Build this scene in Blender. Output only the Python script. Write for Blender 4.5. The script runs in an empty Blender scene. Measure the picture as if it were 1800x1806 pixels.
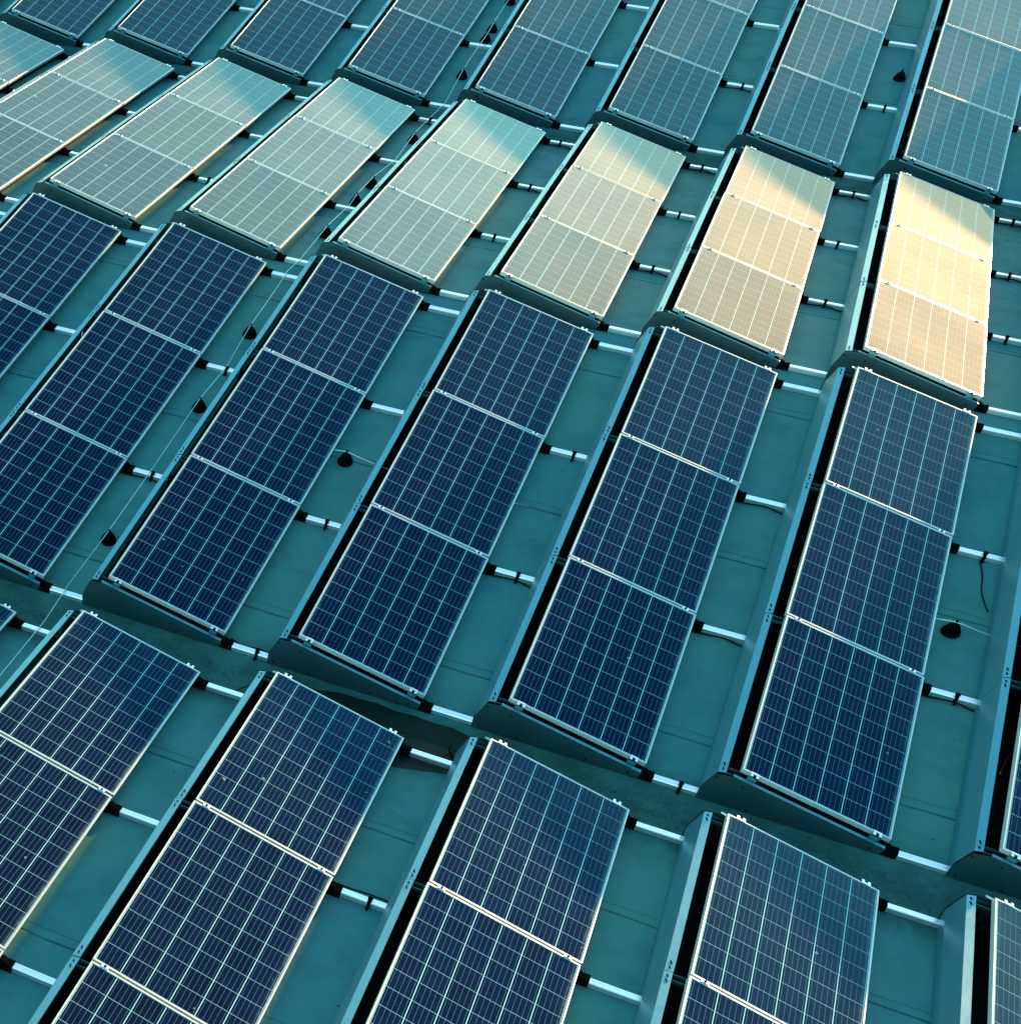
import bpy, bmesh, math, random
from mathutils import Matrix, Vector, Euler

random.seed(11)
R = math.radians
S = bpy.context.scene
COL = S.collection

# ------------------------------------------------------------------ camera
cam_data = bpy.data.cameras.new('camera')
cam = bpy.data.objects.new('camera', cam_data)
COL.objects.link(cam)
cam.matrix_world = (Matrix.Translation((6.344056, -14.336918, 7.144597)) @ Matrix((
    (0.8640837, -0.3397985, 0.3713440), (0.5024034, 0.6274081, -0.5949368),
    (-0.0308256, 0.7006397, 0.7128491))).to_4x4())
cam_data.sensor_fit = 'HORIZONTAL'
cam_data.sensor_width = 36
cam_data.lens = 55.045
cam_data.shift_x = 0.65362
cam_data.shift_y = 0.29406
cam_data.clip_start = 0.1
cam_data.clip_end = 2000
S.camera = cam

# ------------------------------------------------------------------ sky and sun
SUN_EL, SUN_AZ = R(4.4), R(15.15)          # azimuth from +Y towards +X
sun_dir = Vector((math.sin(SUN_AZ) * math.cos(SUN_EL), math.cos(SUN_AZ) * math.cos(SUN_EL), math.sin(SUN_EL)))
W = bpy.data.worlds.new('World')
S.world = W
W.use_nodes = True
nt = W.node_tree
bg = nt.nodes['Background']
sky = nt.nodes.new('ShaderNodeTexSky')
sky.sky_type = 'NISHITA'
sky.sun_disc = False
sky.sun_elevation = SUN_EL
sky.sun_rotation = SUN_AZ
sky.air_density = 1.0
sky.dust_density = 0.10
sky.ozone_density = 2.0
tint = nt.nodes.new('ShaderNodeMix')
tint.data_type = 'RGBA'
tint.blend_type = 'MULTIPLY'
tint.inputs[0].default_value = 1.0
nt.links.new(sky.outputs[0], tint.inputs[6])
# warm sunset glow: the sky's tint turns from teal to peach within some 18 degrees of the sun
tcw = nt.nodes.new('ShaderNodeTexCoord')
dp = nt.nodes.new('ShaderNodeVectorMath'); dp.operation = 'DOT_PRODUCT'
nt.links.new(tcw.outputs['Generated'], dp.inputs[0]); dp.inputs[1].default_value = sun_dir
mr = nt.nodes.new('ShaderNodeMapRange'); mr.interpolation_type = 'SMOOTHSTEP'
mr.inputs[1].default_value = 0.945; mr.inputs[2].default_value = 0.997
nt.links.new(dp.outputs['Value'], mr.inputs[0])
glow = nt.nodes.new('ShaderNodeMix'); glow.data_type = 'RGBA'
glow.inputs[6].default_value = (0.80, 1.0, 0.84, 1)
glow.inputs[7].default_value = (0.84, 0.49, 0.34, 1)
nt.links.new(mr.outputs[0], glow.inputs[0]); nt.links.new(glow.outputs[2], tint.inputs[7])
nt.links.new(tint.outputs[2], bg.inputs[0])
bg.inputs[1].default_value = 0.15

sd = bpy.data.lights.new('sun', 'SUN')
sd.energy = 3.2
sd.angle = R(1.6)
sd.color = (1.0, 0.50, 0.20)
sun = bpy.data.objects.new('sun', sd)
COL.objects.link(sun)
sun.rotation_euler = sun_dir.to_track_quat('Z', 'Y').to_euler()
sun.location = (10, 30, 12)

S.view_settings.view_transform = 'Standard'
S.view_settings.look = 'None'
S.view_settings.exposure = 2.75
S.view_settings.gamma = 1.0

# ------------------------------------------------------------------ materials
def mat(name):
    m = bpy.data.materials.new(name)
    m.use_nodes = True
    return m, m.node_tree, m.node_tree.nodes['Principled BSDF']

class NB:
    """small helper to write node maths compactly"""
    def __init__(s, nt): s.nt = nt
    def n(s, t, **k):
        x = s.nt.nodes.new(t)
        for a, b in k.items(): setattr(x, a, b)
        return x
    def put(s, sock, v):
        if hasattr(v, 'is_linked') or hasattr(v, 'links'): s.nt.links.new(v, sock)
        else: sock.default_value = v
    def m(s, op, a, b=0.0, c=0.0):
        x = s.n('ShaderNodeMath', operation=op)
        s.put(x.inputs[0], a); s.put(x.inputs[1], b); s.put(x.inputs[2], c)
        return x.outputs[0]
    def mix(s, f, a, b):
        x = s.n('ShaderNodeMix', data_type='RGBA')
        s.put(x.inputs[0], f); s.put(x.inputs[6], a); s.put(x.inputs[7], b)
        return x.outputs[2]
    def noise(s, vec, scale, detail=3, rough=.55):
        x = s.n('ShaderNodeTexNoise')
        if vec is not None: s.nt.links.new(vec, x.inputs['Vector'])
        x.inputs['Scale'].default_value = scale; x.inputs['Detail'].default_value = detail
        x.inputs['Roughness'].default_value = rough
        return x.outputs['Fac']
    def step(s, v, lo, hi):
        x = s.n('ShaderNodeMapRange', interpolation_type='SMOOTHSTEP')
        s.put(x.inputs[0], v); x.inputs[1].default_value = lo; x.inputs[2].default_value = hi
        return x.outputs[0]

def metal(name, col, rough, metallic=1.0, var=.12, scale=6.0, streak=(1, 1, 1), rv=.18):
    m, t, b = mat(name); N = NB(t)
    tc = N.n('ShaderNodeTexCoord'); mp = N.n('ShaderNodeMapping')
    mp.inputs['Scale'].default_value = streak
    t.links.new(tc.outputs['Object'], mp.inputs[0])
    f = N.noise(mp.outputs[0], scale, 5)
    f2 = N.noise(mp.outputs[0], scale * 9, 2)
    d = tuple(c * (1 - 2.2 * var) for c in col) + (1,); e = tuple(min(1, c * (1 + var)) for c in col) + (1,)
    t.links.new(N.mix(f, d, e), b.inputs['Base Color'])
    b.inputs['Metallic'].default_value = metallic
    t.links.new(N.m('MULTIPLY_ADD', f2, rv, rough - rv / 2), b.inputs['Roughness'])
    return m

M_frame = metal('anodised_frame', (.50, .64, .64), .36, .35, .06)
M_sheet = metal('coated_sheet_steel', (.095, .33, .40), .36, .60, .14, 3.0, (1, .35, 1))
M_shaded_plate = metal('shaded_end_steel', (.020, .085, .098), .5, .3, .14, 2.5)  # shade of the end plates put into a darker steel; their lips stay lighter
M_rail = metal('aluminium_rail', (.96, .97, .96), .30, .85, .05, 4.0, (.25, 3, 3), .05)
M_clamp = metal('bright_clamp', (.80, .86, .84), .3, .8, .05)
M_wire = metal('bare_wire', (.45, .68, .68), .4, .8, .1)

def plain(name, col, rough, spec=.5, var=.3, scale=20):
    m, t, b = mat(name); N = NB(t)
    tc = N.n('ShaderNodeTexCoord')
    f = N.noise(tc.outputs['Object'], scale, 4)
    t.links.new(N.mix(f, tuple(c * (1 - var) for c in col) + (1,), tuple(c * (1 + var) for c in col) + (1,)), b.inputs['Base Color'])
    b.inputs['Roughness'].default_value = rough
    b.inputs['Specular IOR Level'].default_value = spec
    return m
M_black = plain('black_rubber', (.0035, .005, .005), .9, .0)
M_cable = plain('black_cable', (.005, .007, .007), .7, .05)
M_hole = plain('dark_hole', (.004, .008, .008), .9, .1)
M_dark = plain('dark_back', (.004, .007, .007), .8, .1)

AR_TINT, GRAZE_TINT, MIRROR = (.0, .24, .62, 1), (.50, .90, .88, 1), .88
HAZE_ROUGH, HAZE_POW, HAZE_K = .80, 9.0, 2.2
# solar glass: cells, white grid lines and bus bars from the face's UV map (u 0..6 cells, v 0..10 cells)
def glass_material():
    m, t, b = mat('solar_glass'); N = NB(t)
    uv = N.n('ShaderNodeUVMap'); uv.uv_map = 'UVMap'
    sx = N.n('ShaderNodeSeparateXYZ'); t.links.new(uv.outputs[0], sx.inputs[0])
    u, v = sx.outputs[0], sx.outputs[1]
    fu, fv = N.m('FRACT', u), N.m('FRACT', v)
    du = N.m('MINIMUM', fu, N.m('SUBTRACT', 1.0, fu))          # distance to cell border
    dv = N.m('MINIMUM', fv, N.m('SUBTRACT', 1.0, fv))
    gu = N.m('SUBTRACT', 1.0, N.step(du, .010, .020))
    gv = N.m('SUBTRACT', 1.0, N.step(dv, .006, .013))
    # margin outside the 6 x 10 field
    out = N.m('MAXIMUM', N.m('MAXIMUM', N.m('LESS_THAN', u, 0.0), N.m('GREATER_THAN', u, 6.0)),
              N.m('MAXIMUM', N.m('LESS_THAN', v, 0.0), N.m('GREATER_THAN', v, 10.0)))
    grid = N.m('MAXIMUM', N.m('MAXIMUM', gu, gv), out)
    bb = N.m('FRACT', N.m('MULTIPLY', fu, 5.0))
    db = N.m('ABSOLUTE', N.m('SUBTRACT', bb, .5))
    bus = N.m('SUBTRACT', 1.0, N.step(db, .022, .042))
    # colour: every cell a little different, panel to panel too
    fl = N.n('ShaderNodeCombineXYZ')
    t.links.new(N.m('FLOOR', u), fl.inputs[0]); t.links.new(N.m('FLOOR', v), fl.inputs[1])
    oi = N.n('ShaderNodeObjectInfo')
    t.links.new(N.m('MULTIPLY', oi.outputs['Random'], 71.0), fl.inputs[2])
    wn = N.n('ShaderNodeTexWhiteNoise'); t.links.new(fl.outputs[0], wn.inputs[0])
    cell = N.mix(wn.outputs['Value'], (.0002, .0018, .007, 1), (.0007, .0058, .022, 1))
    cell = N.mix(N.m('MULTIPLY', oi.outputs['Random'], .35), cell, (.0016, .0034, .011, 1))
    tco = N.n('ShaderNodeTexCoord')
    vo = N.n('ShaderNodeTexVoronoi'); vo.inputs['Scale'].default_value = 42
    mo = N.n('ShaderNodeVectorMath', operation='ADD'); t.links.new(tco.outputs['Object'], mo.inputs[0]); t.links.new(fl.outputs[0], mo.inputs[1])
    t.links.new(mo.outputs[0], vo.inputs['Vector'])
    sc = N.n('ShaderNodeSeparateColor'); t.links.new(vo.outputs['Color'], sc.inputs[0])
    cell = N.mix(N.m('MULTIPLY', sc.outputs[0], .35), cell, (.0016, .0100, .032, 1))
    c1 = N.mix(bus, cell, (.070, .165, .200, 1))
    lin = N.mix(gv, (.34, .78, .80, 1), (.20, .52, .60, 1))
    c2 = N.mix(grid, c1, N.mix(out, lin, (.05, .16, .20, 1)))
    # dust on the glass, more along the low edge and in faint streaks
    tc = N.n('ShaderNodeTexCoord')
    ad = N.n('ShaderNodeVectorMath', operation='ADD')
    t.links.new(tc.outputs['Object'], ad.inputs[0])
    cx = N.n('ShaderNodeCombineXYZ'); t.links.new(N.m('MULTIPLY', oi.outputs['Random'], 50.0), cx.inputs[0])
    t.links.new(cx.outputs[0], ad.inputs[1])
    n1 = N.noise(ad.outputs[0], 2.2, 5, .6)
    n2 = N.noise(ad.outputs[0], 60, 2, .5)
    spots = N.step(n2, .74, .80)
    low = N.step(u, 5.55, 6.1)
    dust = N.m('ADD', N.m('MULTIPLY', N.step(n1, .35, .75), .018), N.m('ADD', N.m('MULTIPLY', low, .07), N.m('MULTIPLY', spots, .05)))
    dust = N.m('MULTIPLY', dust, .28)
    mp = N.n('ShaderNodeMapping'); mp.inputs['Scale'].default_value = (2.2, 26, 1)
    t.links.new(ad.outputs[0], mp.inputs[0])
    stre = N.m('MULTIPLY', N.step(N.noise(mp.outputs[0], 1.0, 4, .6), .55, .80), .016)
    edge = N.m('MULTIPLY', N.step(u, 5.78, 6.05), N.m('MULTIPLY', N.step(N.noise(ad.outputs[0], 9, 4, .6), .35, .7), .30))
    drop = N.m('MULTIPLY', N.step(N.noise(ad.outputs[0], 13, 2, .35), .775, .795), .75)
    dust = N.m('MAXIMUM', N.m('ADD', dust, N.m('ADD', stre, edge)), drop)
    c3 = N.mix(dust, c2, (.25, .40, .38, 1))
    t.links.new(c3, b.inputs['Base Color'])
    b.inputs['IOR'].default_value = 1.5
    # clear anti-reflective glass: a bluish mirror, clearer towards grazing
    b.inputs['Specular IOR Level'].default_value = 0.0
    b.inputs['Roughness'].default_value = .6
    lw = N.n('ShaderNodeLayerWeight'); lw.inputs[0].default_value = .5
    face = lw.outputs['Facing']
    gm = N.n('ShaderNodeBsdfAnisotropic')
    t.links.new(N.m('MULTIPLY_ADD', n1, .02, .022), gm.inputs['Roughness'])
    t.links.new(N.mix(N.step(face, .34, .62), AR_TINT, GRAZE_TINT), gm.inputs['Color'])
    fr = N.n('ShaderNodeFresnel'); fr.inputs[0].default_value = 1.45
    m1 = N.n('ShaderNodeMixShader')
    t.links.new(N.m('MULTIPLY', fr.outputs[0], MIRROR), m1.inputs[0]); t.links.new(b.outputs[0], m1.inputs[1]); t.links.new(gm.outputs[0], m1.inputs[2])
    # thin film of dust: broad forward scattering that grows towards grazing
    gl = N.n('ShaderNodeBsdfAnisotropic')
    gl.inputs['Roughness'].default_value = HAZE_ROUGH
    gl.inputs['Color'].default_value = (.95, .95, .92, 1)
    fac = N.m('MULTIPLY', N.m('POWER', lw.outputs['Facing'], HAZE_POW), N.m('MULTIPLY_ADD', n1, HAZE_K * .5, HAZE_K * .75))
    fac = N.m('ADD', fac, .0012)
    ms = N.n('ShaderNodeMixShader')
    t.links.new(fac, ms.inputs[0]); t.links.new(m1.outputs[0], ms.inputs[1]); t.links.new(gl.outputs[0], ms.inputs[2])
    t.links.new(ms.outputs[0], t.nodes['Material Output'].inputs[0])
    return m
M_glass = glass_material()

def roof_material():
    m, t, b = mat('roof_membrane'); N = NB(t)
    uv = N.n('ShaderNodeUVMap'); uv.uv_map = 'UVMap'
    sx = N.n('ShaderNodeSeparateXYZ'); t.links.new(uv.outputs[0], sx.inputs[0])
    uv2 = N.n('ShaderNodeUVMap'); uv2.uv_map = 'valley'
    sv = N.n('ShaderNodeSeparateXYZ'); t.links.new(uv2.outputs[0], sv.inputs[0])
    tc = N.n('ShaderNodeTexCoord'); P = tc.outputs['Object']
    big = N.noise(P, .55, 4, .55); mid = N.noise(P, 3.0, 5, .6); fine = N.noise(P, 55, 3, .6)
    col = N.mix(N.step(big, .36, .62), (.048, .238, .256, 1), (.074, .255, .222, 1))
    col = N.mix(N.m('MULTIPLY', N.step(mid, .45, .75), .45), col, (.026, .118, .124, 1))
    col = N.mix(N.m('MULTIPLY', fine, .22), col, (.045, .22, .24, 1))
    # membrane laps every 2.06 m, slightly wavering
    wav = N.m('MULTIPLY', N.m('SUBTRACT', N.noise(P, 2.2, 3), .5), .035)
    y = N.m('ADD', sx.outputs[1], wav)
    fr = N.m('MULTIPLY', N.m('FRACT', N.m('DIVIDE', y, 2.06)), 2.06)
    d1 = N.m('MINIMUM', fr, N.m('SUBTRACT', 2.06, fr))
    seam = N.m('SUBTRACT', 1.0, N.step(d1, .004, .016))
    d2 = N.m('ABSOLUTE', N.m('SUBTRACT', fr, .085))
    seam2 = N.m('SUBTRACT', 1.0, N.step(d2, .003, .014))
    sm = N.m('MULTIPLY', N.m('MAXIMUM', seam, N.m('MULTIPLY', seam2, .45)), N.m('MULTIPLY_ADD', mid, 1.0, .15))
    col = N.mix(N.m('MINIMUM', sm, 1.0), col, (.008, .036, .040, 1))
    stn = N.m('MULTIPLY', N.step(N.noise(P, 1.3, 6, .65), .52, .60), N.m('SUBTRACT', 1.0, N.step(N.noise(P, 1.3, 6, .65), .60, .66)))
    col = N.mix(N.m('MULTIPLY', stn, .38), col, (.060, .200, .195, 1))
    scr = N.n('ShaderNodeMapping'); scr.inputs['Rotation'].default_value = (0, 0, .5); scr.inputs['Scale'].default_value = (30, 2.0, 1); t.links.new(P, scr.inputs[0])
    col = N.mix(N.m('MULTIPLY', N.step(N.noise(scr.outputs[0], 1.0, 3, .5), .66, .72), .25), col, (.070, .230, .230, 1))
    # grime along the valley, a smooth darker green band there, and scattered specks
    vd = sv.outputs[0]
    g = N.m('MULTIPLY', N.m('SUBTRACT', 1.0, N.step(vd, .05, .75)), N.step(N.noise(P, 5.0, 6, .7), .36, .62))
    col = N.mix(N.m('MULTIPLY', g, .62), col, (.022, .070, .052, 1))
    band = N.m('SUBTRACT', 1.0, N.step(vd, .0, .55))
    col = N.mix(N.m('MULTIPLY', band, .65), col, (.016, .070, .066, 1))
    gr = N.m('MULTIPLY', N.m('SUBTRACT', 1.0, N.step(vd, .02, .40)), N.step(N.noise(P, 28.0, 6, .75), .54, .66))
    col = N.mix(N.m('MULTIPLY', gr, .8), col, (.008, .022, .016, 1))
    sp = N.step(N.noise(P, 17.0, 2, .4), .76, .79)
    col = N.mix(N.m('MULTIPLY', sp, .7), col, (.014, .05, .045, 1))
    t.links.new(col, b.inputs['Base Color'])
    t.links.new(N.m('MULTIPLY_ADD', mid, .25, .42), b.inputs['Roughness'])
    b.inputs['Specular IOR Level'].default_value = .03
    bp = N.n('ShaderNodeBump'); bp.inputs['Strength'].default_value = .5; bp.inputs['Distance'].default_value = .006
    h = N.m('ADD', N.m('MULTIPLY', N.m('ADD', mid, N.m('MULTIPLY', N.noise(P, 1.1, 4, .6), 4.0)), 1.8), N.m('SUBTRACT', N.m('MULTIPLY', fine, .12), N.m('MULTIPLY', seam, .8)))
    t.links.new(h, bp.inputs['Height']); t.links.new(bp.outputs[0], b.inputs['Normal'])
    return m
M_roof = roof_material()
def puddle_material():
    m, t, b = mat('wet_patch'); N = NB(t)
    tc = N.n('ShaderNodeTexCoord')
    f = N.noise(tc.outputs['Object'], 3.5, 5)
    t.links.new(N.mix(f, (.003, .012, .009, 1), (.008, .026, .018, 1)), b.inputs['Base Color'])
    b.inputs['Roughness'].default_value = .5
    b.inputs['Specular IOR Level'].default_value = .08
    return m
M_wet = puddle_material()

# ------------------------------------------------------------------ mesh helpers
def new_obj(name, bm, mats, parent=None, smooth=False):
    me = bpy.data.meshes.new(name)
    bm.normal_update(); bm.to_mesh(me); bm.free()
    for m in (mats if isinstance(mats, (list, tuple)) else [mats]): me.materials.append(m)
    if smooth: me.polygons.foreach_set('use_smooth', [True] * len(me.polygons))
    o = bpy.data.objects.new(name, me); COL.objects.link(o)
    if parent: o.parent = parent
    return o

def box(bm, x0, x1, y0, y1, z0, z1, mi=0, bevel=0, M=None):
    vs = [bm.verts.new((x, y, z)) for x in (x0, x1) for y in (y0, y1) for z in (z0, z1)]
    idx = [(0, 1, 3, 2), (4, 6, 7, 5), (0, 4, 5, 1), (2, 3, 7, 6), (0, 2, 6, 4), (1, 5, 7, 3)]
    fs = [bm.faces.new([vs[i] for i in f]) for f in idx]
    for f in fs: f.material_index = mi
    if bevel:
        es = list({e for f in fs for e in f.edges})
        r = bmesh.ops.bevel(bm, geom=es, offset=bevel, segments=1, affect='EDGES')
        vs = list({v for f in r['faces'] for v in f.verts} | {v for v in vs if v.is_valid})
        for f in r['faces']: f.material_index = mi
    if M is not None:
        bmesh.ops.transform(bm, matrix=M, verts=[v for v in vs if v.is_valid])
    return vs

def prism(bm, pts, ax, a0, a1, mi=0):
    """extrude a 2-D outline (list of pairs in the other two axes) along axis ax"""
    def P(q, a):
        c = list(q); c.insert(ax, a); return bm.verts.new(c)
    A = [P(q, a0) for q in pts]; B = [P(q, a1) for q in pts]
    n = len(pts)
    fs = [bm.faces.new(A), bm.faces.new(B[::-1])]
    for i in range(n): fs.append(bm.faces.new((A[i], B[i], B[(i + 1) % n], A[(i + 1) % n])))
    for f in fs: f.material_index = mi
    bmesh.ops.recalc_face_normals(bm, faces=fs)
    return fs

def tube(bm, pts, r, n=8, mi=0, closed=False):
    pts = [Vector(p) for p in pts]; rings = []
    for i, p in enumerate(pts):
        d = (pts[min(i + 1, len(pts) - 1)] - pts[max(i - 1, 0)]).normalized()
        a = d.cross(Vector((0, 0, 1)))
        if a.length < 1e-3: a = d.cross(Vector((1, 0, 0)))
        a.normalize(); c = d.cross(a)
        rings.append([bm.verts.new(p + (a * math.cos(k * 2 * math.pi / n) + c * math.sin(k * 2 * math.pi / n)) * r) for k in range(n)])
    for q, w in zip(rings, rings[1:]):
        for k in range(n):
            f = bm.faces.new((q[k], q[(k + 1) % n], w[(k + 1) % n], w[k])); f.smooth = True; f.material_index = mi
    bm.faces.new(rings[0]); bm.faces.new(rings[-1][::-1])

def tag(o, label, cat, group=None, kind=None):
    if label: o['label'] = label
    if cat: o['category'] = cat
    if group: o['group'] = group
    if kind: o['kind'] = kind
    return o

# ------------------------------------------------------------------ fitted layout
PX = 1.511896           # spacing of the arrays across the roof
TAU = 0.2166975         # tilt of the panels
PW, PLEN, PITCH = 0.992, 1.65, 1.67
H = PW * math.sin(TAU); CW = PW * math.cos(TAU)
ZR = -0.115             # roof below the panels' low top edge
ROWS = {  # origin (far end of array column 0), pitch about X, index offset of the lane
    'A': (Vector((3.013996, -5.470002, -0.456947)), R(5.1 - 10.344)),
    'B': (Vector((0, 0, 0)), R(5.1)),
    'C': (Vector((-3.013123, 5.324409, -0.426062)), R(5.1 - 10.020)),
    'D': (Vector((-3.013047, 10.740269, 0.070757)), R(5.1 + 0.421)),
}
def frame(b):
    o, a = ROWS[b]
    return Matrix.Translation(o) @ Matrix.Rotation(a, 4, 'X')

# ------------------------------------------------------------------ roof
def roof_line(b):        # point and direction of the roof plane in the YZ plane
    M = frame(b); p = M @ Vector((0, 0, ZR)); d = (M.to_3x3() @ Vector((0, 1, 0)))
    return p, d
def meet(a, b):
    (p, d), (q, e) = roof_line(a), roof_line(b)
    t = ((q.y - p.y) * e.z - (q.z - p.z) * e.y) / (d.y * e.z - d.z * e.y)
    return Vector((0, p.y + d.y * t, p.z + d.z * t))
fAB, fBC, fCD = meet('A', 'B'), meet('B', 'C'), meet('C', 'D')
pA, dA = roof_line('A'); pD, dD = roof_line('D')
fZA = pA - dA * 5.25                      # ridge on the near side of the bottom row
fDE = pD + dD * 0.17                      # ridge beyond the top row
slope = math.tan(R(5.1)); L = 5.45
prof = [fZA, fAB, fBC, fCD, fDE]; kinds = ['A', 'B', 'C', 'D']
y, z, s = fDE.y, fDE.z, -1
for k in range(4):
    y += L; z += s * slope * L; s = -s; prof.append(Vector((0, y, z))); kinds.append(None)
y, z, s = fZA.y, fZA.z, -1
for k in range(3):
    y -= L; z += s * slope * L; s = -s; prof.insert(0, Vector((0, y, z))); kinds.insert(0, None)
shift = {'A': .95, 'B': .40, 'C': 1.56, 'D': 1.10, None: .7}
bm = bmesh.new()
uvl = bm.loops.layers.uv.new('UVMap'); vvl = bm.loops.layers.uv.new('valley')
X0, X1 = -22.0, 34.0
for k in range(len(prof) - 1):
    a, b_ = prof[k], prof[k + 1]; kd = kinds[k]
    n = 12
    y_or = roof_line(kd)[0].y if kd else a.y
    v_end = a if a.z < b_.z else b_
    for j in range(n):
        q0, q1 = a.lerp(b_, j / n), a.lerp(b_, (j + 1) / n)
        vs = [bm.verts.new((x, q.y, q.z)) for x, q in ((X0, q0), (X1, q0), (X1, q1), (X0, q1))]
        f = bm.faces.new(vs)
        for lp in f.loops:
            c = lp.vert.co
            lp[uvl].uv = (c.x, (c.y - y_or) * 1.0038 + shift[kd] + 20.6)
            lp[vvl].uv = (abs(c.y - v_end.y), 0)
bmesh.ops.remove_doubles(bm, verts=bm.verts, dist=1e-4)
# outer walls of the hall below, so that the roof is a real edge from any side
roof = new_obj('roof', bm, M_roof); roof['kind'] = 'structure'
bm = bmesh.new()
yN, yF = prof[0].y, prof[-1].y
outline = [(p.y, p.z - .12) for p in prof] + [(yF, -9.0), (yN, -9.0)]
prism(bm, outline, 0, X0 + .1, X1 - .1)
hall = new_obj('hall', bm, plain('hall_wall', (.25, .34, .34), .7, .3, .1, 1.5))
tag(hall, 'teal factory hall below, carrying the folded roof and all its solar panels', 'building')
bm = bmesh.new()
vs = [bm.verts.new(c) for c in ((-900, -900, -9.0), (900, -900, -9.0), (900, 900, -9.0), (-900, 900, -9.0))]
bm.faces.new(vs)
new_obj('ground', bm, plain('yard_asphalt', (.05, .06, .06), .85, .3, .2, .6))['kind'] = 'structure'

# wet patch lying in the valley between the two lowest rows
def roof_z(y):
    for a, b_ in zip(prof, prof[1:]):
        if a.y <= y <= b_.y: return a.z + (b_.z - a.z) * (y - a.y) / (b_.y - a.y)
    return prof[-1].z
bm = bmesh.new(); rows_ = []
xs = [4.62 + i * .05 for i in range(int((6.10 - 4.62) / .05) + 1)]
for x in xs:
    t_ = (x - 4.62) / 1.48
    w_ = math.sin(math.pi * min(1, t_ * 1.02)) ** .45 if 0 < t_ < .98 else .02
    far = -5.17 + .09 * w_ + .008 * math.sin(x * 9) + .006 * math.sin(x * 23 + 1)
    near = fAB.y - .42 * w_ - .03 * math.sin(x * 6 + 2)
    ys = [near + (fAB.y - near) * k / 3 for k in range(3)] + [fAB.y] + [fAB.y + (far - fAB.y) * k / 2 for k in (1, 2)] 
    rows_.append([bm.verts.new((x, yy, roof_z(yy) + .004)) for yy in ys])
for a, b_ in zip(rows_, rows_[1:]):
    for k in range(len(a) - 1): bm.faces.new((a[k], b_[k], b_[k + 1], a[k + 1]))
wet = new_obj('puddle', bm, M_wet); wet['kind'] = 'structure'

# ------------------------------------------------------------------ one array, built once
FR = .0110
def make_frame_mesh():
    """aluminium frame of one panel in panel space: x 0..PW (0 = high side), y 0..-PLEN, top at z 0"""
    bm = bmesh.new(); hh = .035
    box(bm, 0, FR, -PLEN, 0, -hh, 0, bevel=.0012)
    box(bm, PW - FR, PW, -PLEN, 0, -hh, 0, bevel=.0012)
    box(bm, FR, PW - FR, -FR, 0, -hh, -.0004)
    box(bm, FR, PW - FR, -PLEN, -PLEN + FR, -hh, -.0004)
    return bm
def make_glass_mesh():
    bm = bmesh.new(); uvl = bm.loops.layers.uv.new('UVMap')
    nx, ny = 12, 18
    mx, my = .0155, .0150; cxs, cys = (PW - 2 * mx) / 6, (PLEN - 2 * my) / 10
    g = []
    for j in range(ny + 1):
        row = []
        for i in range(nx + 1):
            fx, fy = i / nx, j / ny
            x = FR * .6 + (PW - FR * 1.2) * fx; y = -(FR * .6 + (PLEN - FR * 1.2) * fy)
            sag = .0052 * (math.sin(math.pi * fx) * .8 + .2) * math.sin(math.pi * fy) + .0002
            row.append(bm.verts.new((x, y, -.0022 - sag)))
        g.append(row)
    for j in range(ny):
        for i in range(nx):
            f = bm.faces.new((g[j][i], g[j + 1][i], g[j + 1][i + 1], g[j][i + 1])); f.smooth = True
            for lp in f.loops:
                c = lp.vert.co
                lp[uvl].uv = ((c.x - mx) / cxs, (-c.y - my) / cys)
    # back sheet
    f = bm.faces.new([bm.verts.new(c) for c in ((FR, -FR, -.028), (PW - FR, -FR, -.028), (PW - FR, -PLEN + FR, -.028), (FR, -PLEN + FR, -.028))])
    f.material_index = 1
    return bm

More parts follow.
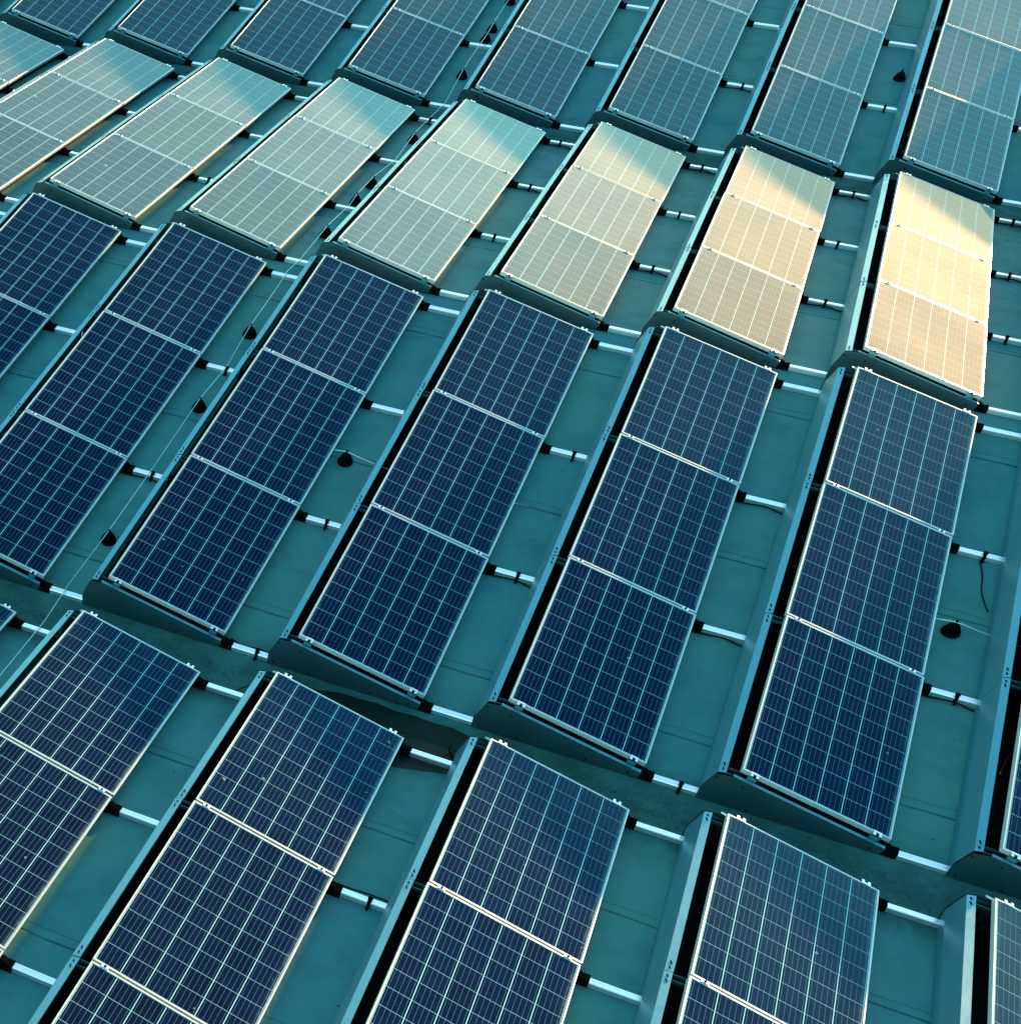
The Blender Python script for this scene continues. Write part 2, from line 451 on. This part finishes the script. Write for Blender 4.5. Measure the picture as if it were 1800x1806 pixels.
panel_rot = Euler((0, TAU, 0))
def make_array():
    root = bpy.data.objects.new('solar_array', None); COL.objects.link(root)
    root.empty_display_size = .3
    f0 = g0 = None
    for k in range(3):
        if f0 is None:
            fo = new_obj('solar_panel', make_frame_mesh(), M_frame, root)
            go = new_obj('glass', make_glass_mesh(), [M_glass, M_dark], fo)
        else:
            fo = f0.copy(); COL.objects.link(fo); fo.parent = root
            go = g0.copy(); COL.objects.link(go); go.parent = fo
        f0, g0 = fo, go
        fo.location = (0, -k * PITCH - .0, H); fo.rotation_euler = panel_rot
    Ytot = 2 * PITCH + PLEN
    joints = [0.0 + .0, -PITCH + .01, -2 * PITCH + .01, -Ytot]
    # wind deflector sheets (one per panel), their slanted ends lapping each other
    prof_d = [(-.176, ZR + .003), (-.178, -.006), (-.127, .152), (-.080, .163), (-.079, .150)]
    for k in range(3):
        bm = bmesh.new()
        ya, yb = joints[k] + (.028 if k == 0 else -.012), joints[k + 1] - (.028 if k == 2 else -.030)
        off = .0022 * (k % 2)
        inner = [(-.1743, ZR + .003), (-.1763, -.0065), (-.1258, .1506), (-.0812, .1611), (-.0806, .150)]
        sec = prof_d + inner[::-1]
        skA = 0 if k == 0 else -.13; skB = 0 if k == 2 else -.13
        if k: ya += .035
        def ring(yy, sk):
            return [bm.verts.new((x - off, yy + sk * max(0, (.152 - z_) / .27), z_ + off)) for (x, z_) in sec]
        ra, rb = ring(ya, skA), ring(yb, skB); n_ = len(sec)
        for q in range(n_): bm.faces.new((ra[q], rb[q], rb[(q + 1) % n_], ra[(q + 1) % n_]))
        for rr in (ra, rb):
            for q in range(n_ // 2 - 1): bm.faces.new((rr[q], rr[q + 1], rr[n_ - 2 - q], rr[n_ - 1 - q]))
        bmesh.ops.recalc_face_normals(bm, faces=bm.faces)
        # punched slots in the top flange
        for ye, sg in ((ya, -1), (yb, 1)):
            for d_, ln in ((.035, .022), (.082, .030)):
                yc = ye + sg * d_
                xm = -.104 - off; zt = .158 + off
                Mx = Matrix.Translation((xm, yc, zt)) @ Matrix.Rotation(-math.atan(.011 / .047), 4, 'Y') @ Matrix.Rotation(.25, 4, 'Z')
                box(bm, -.0045, .0045, -ln / 2, ln / 2, -.001, .0022, 1, M=Mx)
        new_obj('wind_deflector', bm, [M_sheet, M_hole], root)
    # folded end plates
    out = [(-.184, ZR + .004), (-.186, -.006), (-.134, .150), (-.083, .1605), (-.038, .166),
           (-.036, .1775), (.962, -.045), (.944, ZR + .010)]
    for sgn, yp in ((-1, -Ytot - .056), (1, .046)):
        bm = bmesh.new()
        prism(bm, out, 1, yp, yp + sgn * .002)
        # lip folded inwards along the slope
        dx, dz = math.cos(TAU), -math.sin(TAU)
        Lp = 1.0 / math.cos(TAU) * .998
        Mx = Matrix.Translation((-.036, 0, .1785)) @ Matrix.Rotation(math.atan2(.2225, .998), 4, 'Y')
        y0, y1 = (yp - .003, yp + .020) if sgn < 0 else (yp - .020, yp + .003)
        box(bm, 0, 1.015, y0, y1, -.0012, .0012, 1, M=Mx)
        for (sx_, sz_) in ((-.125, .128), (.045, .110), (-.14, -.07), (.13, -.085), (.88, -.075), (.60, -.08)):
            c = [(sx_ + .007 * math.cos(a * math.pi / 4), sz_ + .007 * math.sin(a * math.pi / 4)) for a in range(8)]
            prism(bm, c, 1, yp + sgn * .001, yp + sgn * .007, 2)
        new_obj('end_plate', bm, [M_shaded_plate, M_sheet, M_hole], root)
    # sloping beams and posts under the joints, black feet at the low side, run on as added sleeves darkening the gap
    for k, yj in enumerate(joints):
        yc = [-.012, -PITCH + .01, -2 * PITCH + .01, -Ytot + .012][k]
        bm = bmesh.new()
        w = .028
        Mx = Matrix.Translation((-.078, yc, .150)) @ Matrix.Rotation(.035, 4, 'Y')
        box(bm, 0, .12, -w, w, -.024, -.022, 1, M=Mx)
        box(bm, 0, .12, -w, -w + .006, -.024, .0, 0, M=Mx)
        box(bm, 0, .12, w - .006, w, -.024, .0, 0, M=Mx)
        Mx = Matrix.Translation((.03, yc, H - .0485)) @ Matrix.Rotation(TAU, 4, 'Y')
        box(bm, 0, .935, -.016, .016, -.03, 0, 1, M=Mx)
        box(bm, -.07, -.03, yc - .02, yc + .02, -.068, .125, 1)
        box(bm, .08, .12, yc - .02, yc + .02, -.068, .128, 1)
        prism(bm, [(-.03, -.05), (-.01, -.05), (.08, .09), (.08, .115)], 1, yc - .004, yc + .004, 1)
        new_obj('support_beam', bm, [M_shaded_plate, M_black], root)
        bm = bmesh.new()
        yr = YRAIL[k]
        prism(bm, [(yr - .036, ZR + .003), (yr + .036, ZR + .003), (yr + .031, -.064), (yr - .031, -.064)], 0, -.160, 1.043)  # only the low end is a foot; the rest blacks out the rail
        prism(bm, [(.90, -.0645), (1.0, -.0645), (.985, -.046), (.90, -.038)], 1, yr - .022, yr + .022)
        new_obj('foot_shade_sleeve', bm, M_black, root)
        # clamps
        for xc in (.085, .905):
            Mc = Matrix.Translation((0, 0, H)) @ Matrix.Rotation(TAU, 4, 'Y') @ Matrix.Translation((xc, 0, 0))
            bm = bmesh.new()
            if k in (1, 2):
                box(bm, -.024, .024, yc - .014, yc + .014, .0008, .0042, 0, .001)
                box(bm, -.024, .024, yc - .005, yc + .005, -.05, .0005, 0)
                c = [(.008 * math.cos(a * math.pi / 3), yc + .008 * math.sin(a * math.pi / 3)) for a in range(6)]
                prism(bm, c, 2, .0044, .010, 1)
            else:
                s_ = 1 if k == 0 else -1
                ye = 0 if k == 0 else -Ytot
                lo, hi = sorted((ye - s_ * .010, ye + s_ * .004)); box(bm, -.028, .028, lo, hi, .0008, .0042, 0)
                lo, hi = sorted((ye + s_ * .0015, ye + s_ * .0045)); box(bm, -.028, .028, lo, hi, -.034, .0006, 0)
                lo, hi = sorted((ye + s_ * .005, ye + s_ * .028))
                box(bm, -.028, -.010, lo, hi, -.006, .003, 0, .001)
                box(bm, .010, .028, lo, hi, -.006, .003, 0, .001)
                box(bm, -.028, .028, lo, hi, -.010, -.0062, 1)
                box(bm, -.028, .028, lo, hi, -.050, -.0102, 2)
            bmesh.ops.transform(bm, matrix=Mc, verts=bm.verts)
            new_obj('clamp', bm, [M_clamp, M_hole, M_sheet], root)
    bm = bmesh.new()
    box(bm, -.150, .90, -Ytot - .04, .04, ZR + .003, ZR + .009)  # mat added to keep the gap under the panels black
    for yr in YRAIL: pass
    new_obj('gap_shade_mat', bm, M_dark, root)
    # diagonal bracing and wiring seen in the dark gap behind the high edge
    for yb in (-.62, -1.35, -2.3, -3.0, -3.9, -4.6):
        bm = bmesh.new()
        tube(bm, [(-.03, yb + .3, .05), (-.01, yb + .12, .0), (.02, yb, .03), (0, yb - .15, -.02), (-.02, yb - .28, .06)], .004, 6)
        new_obj('module_cable', bm, M_cable, root)
    return root

YRAIL = [-.015, -1.68, -3.35, -5.008]
proto = make_array()
def copy_tree(o, parent=None):
    c = o.copy(); COL.objects.link(c)
    if parent: c.parent = parent
    for ch in list(o.children): copy_tree(ch, c)
    return c

ORD = ['leftmost', 'second from the left', 'third from the left', 'fourth from the left', 'fifth from the left',
       'sixth from the left', 'seventh from the left', 'eighth from the left', 'ninth from the left']
LOOK = {
    'A': ('bottom row, closest to the viewer', 'arrays of the bottom row'),
    'B': ('dark navy row second from bottom', 'arrays of the dark navy row'),
    'C': ('pale glinting row', 'arrays of the pale glinting row'),
    'D': ('blue top row', 'arrays of the blue top row'),
}
SPECIAL = {
    ('C', 7): 'peach-gold solar array mirroring the low sun at the right end of the pale row',
    ('C', 6): 'cream coloured solar array just left of the peach-gold one',
    ('B', 2): 'dark navy solar array just right of the long strung wire',
    ('B', 5): 'dark navy solar array just below the peach-gold one',
    ('A', 3): 'half blue, half grey solar array second from the right in the bottom row',
    ('A', -1): 'solar array whose blue corner alone shows, leftmost in the bottom row',
    ('B', 6): 'dark navy solar array cut off by the right edge, mostly its wind deflector showing',
}
EXTRA = {('C', 8), ('D', 8), ('B', 7), ('A', 5), ('D', -1), ('C', -1), ('B', -1)}
cnt = {'A': range(-1, 6), 'B': range(-1, 8), 'C': range(-1, 9), 'D': range(-1, 9)}
first = True
rng = random.Random(5)
roots = []
for b in 'ABCD':
    o, a = ROWS[b]
    vis = [i for i in cnt[b] if (b, i) not in EXTRA]
    for i in cnt[b]:
        r = proto if first else copy_tree(proto)
        first = False
        r.location = o + Vector((i * PX + rng.uniform(-.004, .004), rng.uniform(-.006, .006), 0)); r.rotation_euler = (a, 0, rng.uniform(-.0010, .0010))
        if (b, i) in SPECIAL: lab = SPECIAL[(b, i)]
        elif (b, i) in EXTRA:
            side = 'right' if i > 3 else 'left'
            lab = 'solar array just outside the %s picture edge in the %s' % (side, LOOK[b][0].split(',')[0])
        else:
            k = vis.index(i)
            lab = 'solar array %s in the %s' % (ORD[k], LOOK[b][0])
        tag(r, lab, 'solar array', LOOK[b][1])
        roots.append(r)
        for ch in r.children:
            if ch.name.startswith('solar_panel'):
                ch.location.x += rng.uniform(-.002, .002)
                ch.rotation_euler = (rng.uniform(-.0012, .0012), TAU + rng.uniform(-.0014, .0014), 0)

# ------------------------------------------------------------------ rails crossing the roof
CLIPS = {  # row, rail index: lanes (column index of the array to the left) that carry a black cable clip
    ('A', 1): [1], ('B', 1): [1], ('B', 2): [1, 2, 3, 5], ('B', 3): [3, 4, 5], 
    ('B', 0): [], ('C', 0): [3, 4, 5, 6, 7], ('C', 1): [4, 5, 6, 7], ('C', 2): [2, 4, 5, 6, 7],
    ('D', 2): [5, 6], ('D', 1): [], ('D', 3): [],
}
CLIPS[('B', 2)] = [1, 2, 3, 5]; CLIPS[('B', 1)] = [1, 3, 5]; CLIPS[('B', 3)] = [2, 4]
NAMEPOS = ['far ends', 'upper panel joints', 'lower panel joints', 'near ends']
ROWNAME = {'A': 'bottom row', 'B': 'dark navy row', 'C': 'pale glinting row', 'D': 'blue top row'}
rail_proto = {}
for b in 'ABCD':
    M = frame(b); i0, i1 = cnt[b][0], cnt[b][-1]
    for k, yr in enumerate(YRAIL):
        bm = bmesh.new()
        w = .026
        x0, x1 = (i0 - 1) * PX + 1.045, (i1 + 1) * PX + .3
        sec = [(yr - w, ZR + .004), (yr - w, -.078), (yr - w + .005, -.072), (yr - .006, -.072), (yr - .004, -.074), (yr + .004, -.074),
               (yr + .006, -.072), (yr + w - .005, -.072), (yr + w, -.078), (yr + w, ZR + .004)]
        prism(bm, sec, 0, x0, x1)
        o = new_obj('mounting_rail', bm, M_rail)
        o.matrix_world = M
        tag(o, 'white aluminium rail at the %s of the %s' % (NAMEPOS[k], ROWNAME[b]), 'rail', 'rails on the roof')
        for i in CLIPS.get((b, k), []):
            xc = i * PX + 1.045 + (.12 if b == 'C' else .17) + rng.uniform(-.01, .02)
            bm = bmesh.new()
            prism(bm, [(yr - .034, ZR + .006), (yr - .034, -.070), (yr - .02, -.062), (yr + .02, -.062), (yr + .034, -.070), (yr + .034, ZR + .006)], 0, xc - .011, xc + .011)
            box(bm, xc - .016, xc + .016, yr - .014, yr + .014, -.0618, -.050, 0, .003)
            box(bm, xc - .009, xc + .009, yr - .060, yr - .0345, ZR + .003, ZR + .022)
            new_obj('cable_clip', bm, M_black, o)

# black cables running beside rails
def cable(name, b, pts, label, r=.006):
    bm = bmesh.new()
    P = [Vector(p) for p in pts]; out = []
    for i in range(len(P) - 1):
        p0, p1, p2, p3 = P[max(i - 1, 0)], P[i], P[i + 1], P[min(i + 2, len(P) - 1)]
        for t in [j / 6 for j in range(6)]:
            out.append(.5 * ((2 * p1) + (-p0 + p2) * t + (2 * p0 - 5 * p1 + 4 * p2 - p3) * t * t + (-p0 + 3 * p1 - 3 * p2 + p3) * t ** 3))
    out.append(P[-1])
    tube(bm, out, r, 7)
    o = new_obj(name, bm, M_cable); o.matrix_world = frame(b)
    tag(o, label, 'cable', 'black cables on the roof')
def rail_cable(b, i, k, label, side=-1):
    x = i * PX; yr = YRAIL[k]
    cable('cable', b, [(x + .93, yr + side * .05, ZR + .01), (x + 1.05, yr + side * .052, ZR + .012), (x + 1.2, yr + side * .045, ZR + .02),
                       (x + 1.3, yr + side * .06, ZR + .009), (x + 1.42, yr + side * .075, ZR + .009)], label)
WHERE = {'A': 'in the bottom row', 'B': 'in the dark navy row', 'C': 'in the pale row', 'D': 'in the top row'}
for b, i, k in [('B', 4, 2), ('B', 5, 2), ('B', 3, 2), ('B', 1, 2), ('B', 4, 1), ('C', 7, 0), ('C', 6, 0), ('C', 5, 0), ('C', 4, 0), ('C', 6, 2), ('C', 5, 2),
                ('C', 4, 1), ('C', 7, 1), ('D', 5, 2)]:
    vis = [j for j in cnt[b] if (b, j) not in EXTRA]
    rail_cable(b, i, k, 'black cable by the %s rail, right of the %s %s array' % (['far end', 'upper joint', 'lower joint', 'near end'][k], ['first', 'second', 'third', 'fourth', 'fifth', 'sixth', 'seventh', 'eighth'][vis.index(i)], {'A': 'bottom row', 'B': 'dark navy', 'C': 'pale row', 'D': 'top row'}[b]))
cable('cable', 'A', [(2.73, .46, ZR + .02), (2.80, .33, ZR + .008), (2.78, .20, ZR + .008), (2.83, .10, ZR + .008), (2.90, .04, ZR + .01)],
      'black cable looping over the valley floor left of the bottom right array', .006)
cable('cable', 'B', [(5 * PX + 1.20, -1.72, ZR + .01), (5 * PX + 1.235, -1.9, ZR + .008), (5 * PX + 1.25, -2.1, ZR + .008), (5 * PX + 1.31, -2.3, ZR + .008)],
      'black cable running straight down the lane beside the rightmost wind deflector', .0045)
cable('cable', 'B', [(2 * PX + 1.0, -4.94, ZR + .03), (2 * PX + 1.1, -4.975, ZR + .03), (2 * PX + 1.25, -4.97, ZR + .04), (2 * PX + 1.33, -4.985, ZR + .03)],
      'black cable behind the clipped rail end below the third dark navy array', .006)
cable('cable', 'A', [(1 * PX + .95, -1.60, ZR + .012), (1 * PX + 1.08, -1.625, ZR + .03), (1 * PX + 1.2, -1.64, ZR + .05), (1 * PX + 1.36, -1.62, ZR + .03)],
      'black cable lying over the clipped rail between the second and third bottom arrays', .006)
for b, i, yy in [('A', -0, .12), ('A', 1, .12)]:
    pass
cable('cable', 'A', [(PX * 2 - .30, -.02, ZR + .01), (PX * 2 - .25, .08, ZR + .02), (PX * 2 - .2, .14, ZR + .04), (PX * 2 - .12, .12, .08)],
      'thin black cable curling up to the deflector end beside the wet patch', .004)
cable('cable', 'A', [(PX - .30, -.02, ZR + .01), (PX - .25, .08, ZR + .02), (PX - .2, .14, ZR + .04), (PX - .12, .12, .08)],
      'thin black cable curling up to the deflector end left of the wet patch', .004)

# ------------------------------------------------------------------ conductor wire and its cone holders
XW = 2.715
def holder(b, xw, yy, label, n=0):
    bm = bmesh.new()
    ring = []
    prof_h = [(.0, .0), (.078, .0), (.082, .012), (.076, .028), (.055, .068), (.036, .092), (.022, .100), (0, .102)]
    nseg = 24
    rows = []
    for r_, z_ in prof_h[1:-1]:
        r_ *= .80; z_ *= .92
        rows.append([bm.verts.new((r_ * math.cos(2 * math.pi * k / nseg), r_ * math.sin(2 * math.pi * k / nseg), z_)) for k in range(nseg)])
    for q, w in zip(rows, rows[1:]):
        for k in range(nseg):
            f = bm.faces.new((q[k], q[(k + 1) % nseg], w[(k + 1) % nseg], w[k])); f.smooth = True
    bm.faces.new(rows[-1]); bm.faces.new(rows[0][::-1])
    o = new_obj('wire_holder', bm, M_black)
    M = frame(b)
    o.matrix_world = M @ Matrix.Translation((xw - ROWS[b][0].x, yy, ZR + .002))
    tag(o, label, 'wire holder', 'black cone holders on the roof')
    bm = bmesh.new()
    box(bm, -.008, .008, -.012, .012, .1005, .120, 0, .002)
    new_obj('clip', bm, M_black, o)
HOLD = [('B', -1.05, 'black cone holder under the wire, highest one left of the third navy array'),
        ('B', -2.29, 'black cone holder under the wire, middle one left of the third navy array'),
        ('B', -4.26, 'black cone holder under the wire, lowest one left of the third navy array'),
        ('C', -.83, 'black cone holder under the wire, highest in the pale row'),
        ('C', -2.52, 'black cone holder under the wire, second highest in the pale row'),
        ('C', -3.12, 'black cone holder under the wire, third highest in the pale row'),
        ('C', -4.17, 'black cone holder under the wire, lowest in the pale row'),
        ('D', -2.02, 'black cone holder touching the upper picture edge in the top row'),
        ('D', -2.86, 'black cone holder under the wire, upper one of the close pair in the top row'),
        ('D', -3.16, 'black cone holder under the wire, lower one of the close pair in the top row'),
        ('D', -4.19, 'black cone holder under the wire, standing alone below the close pair in the top row')]
for b, yy, lab in HOLD: holder(b, XW, yy, lab)
holder('B', 4.10, -2.50, 'black cone holder without the long wire, on the seam right of the third navy array')
holder('B', 8.66, -2.64, 'black cone holder near the right edge, on the seam right of the sixth navy array')
holder('D', 7.325, -2.53, 'single black cone holder at upper right beside the rightmost deflector of the top row')

pts = []
def wp(b, y, h=.118): 
    q = frame(b) @ Vector((0, y, ZR + h)); return (XW, q.y, q.z)
seq = [('A', -5.0, .03), ('A', -3.2, .118), ('A', -1.6, .05), ('A', .1, .055), ('B', -4.95, .055), ('B', -4.26, .118), ('B', -3.3, .06), ('B', -2.29, .118), ('B', -1.7, .06), ('B', -1.05, .118),
       ('B', -.3, .06), ('B', 0.05, .055), ('C', -5.0, .055), ('C', -4.17, .118), ('C', -3.35, .06), ('C', -3.12, .118), ('C', -2.52, .118), ('C', -1.7, .055), ('C', -.83, .118), ('C', 0, .055),
       ('D', -4.98, .055), ('D', -4.19, .118), ('D', -3.16, .118), ('D', -2.86, .118), ('D', -2.02, .118), ('D', -1.0, .06), ('D', 0, .1)]
xo = [0, -.01, .0, -.035, -.05, 0, -.02, 0, .012, 0, -.02, -.03, .0, 0, -.01, 0, 0, .02, 0, -.03, 0.02, 0, .012, 0, 0, .02, 0]
raw = [Vector(wp(b, y_, h_)) + Vector((dx_, 0, 0)) for (b, y_, h_), dx_ in zip(seq, xo)]
for i in range(len(raw) - 1):
    for t in (0, .25, .5, .75):
        pts.append(raw[i].lerp(raw[i + 1], t))
pts.append(raw[-1])
bm = bmesh.new(); tube(bm, pts, .004, 6)
tag(new_obj('wire', bm, M_wire), 'long thin bare wire strung over black cones from lower left to the top', 'wire')
def cross_wire(b, x0, x1, yy, label, xh):
    bm = bmesh.new(); P = []
    for k in range(25):
        x = x0 + (x1 - x0) * k / 24
        h = .03 + .088 * max(0, 1 - abs(x - xh) / .45)
        P.append((x, yy + .012 * math.sin(x * 7), ZR + h))
    tube(bm, P, .004, 6)
    o = new_obj('wire', bm, M_wire); o.matrix_world = frame(b)
    tag(o, label, 'wire')
cross_wire('B', 3.2, 5.6, -2.50, 'short bare wire crossing the lane over the cone right of the third navy array', 4.10)
cross_wire('B', 7.8, 9.6, -2.64, 'short bare wire crossing the lane over the cone near the right edge', 8.66)

S.render.engine = 'CYCLES'
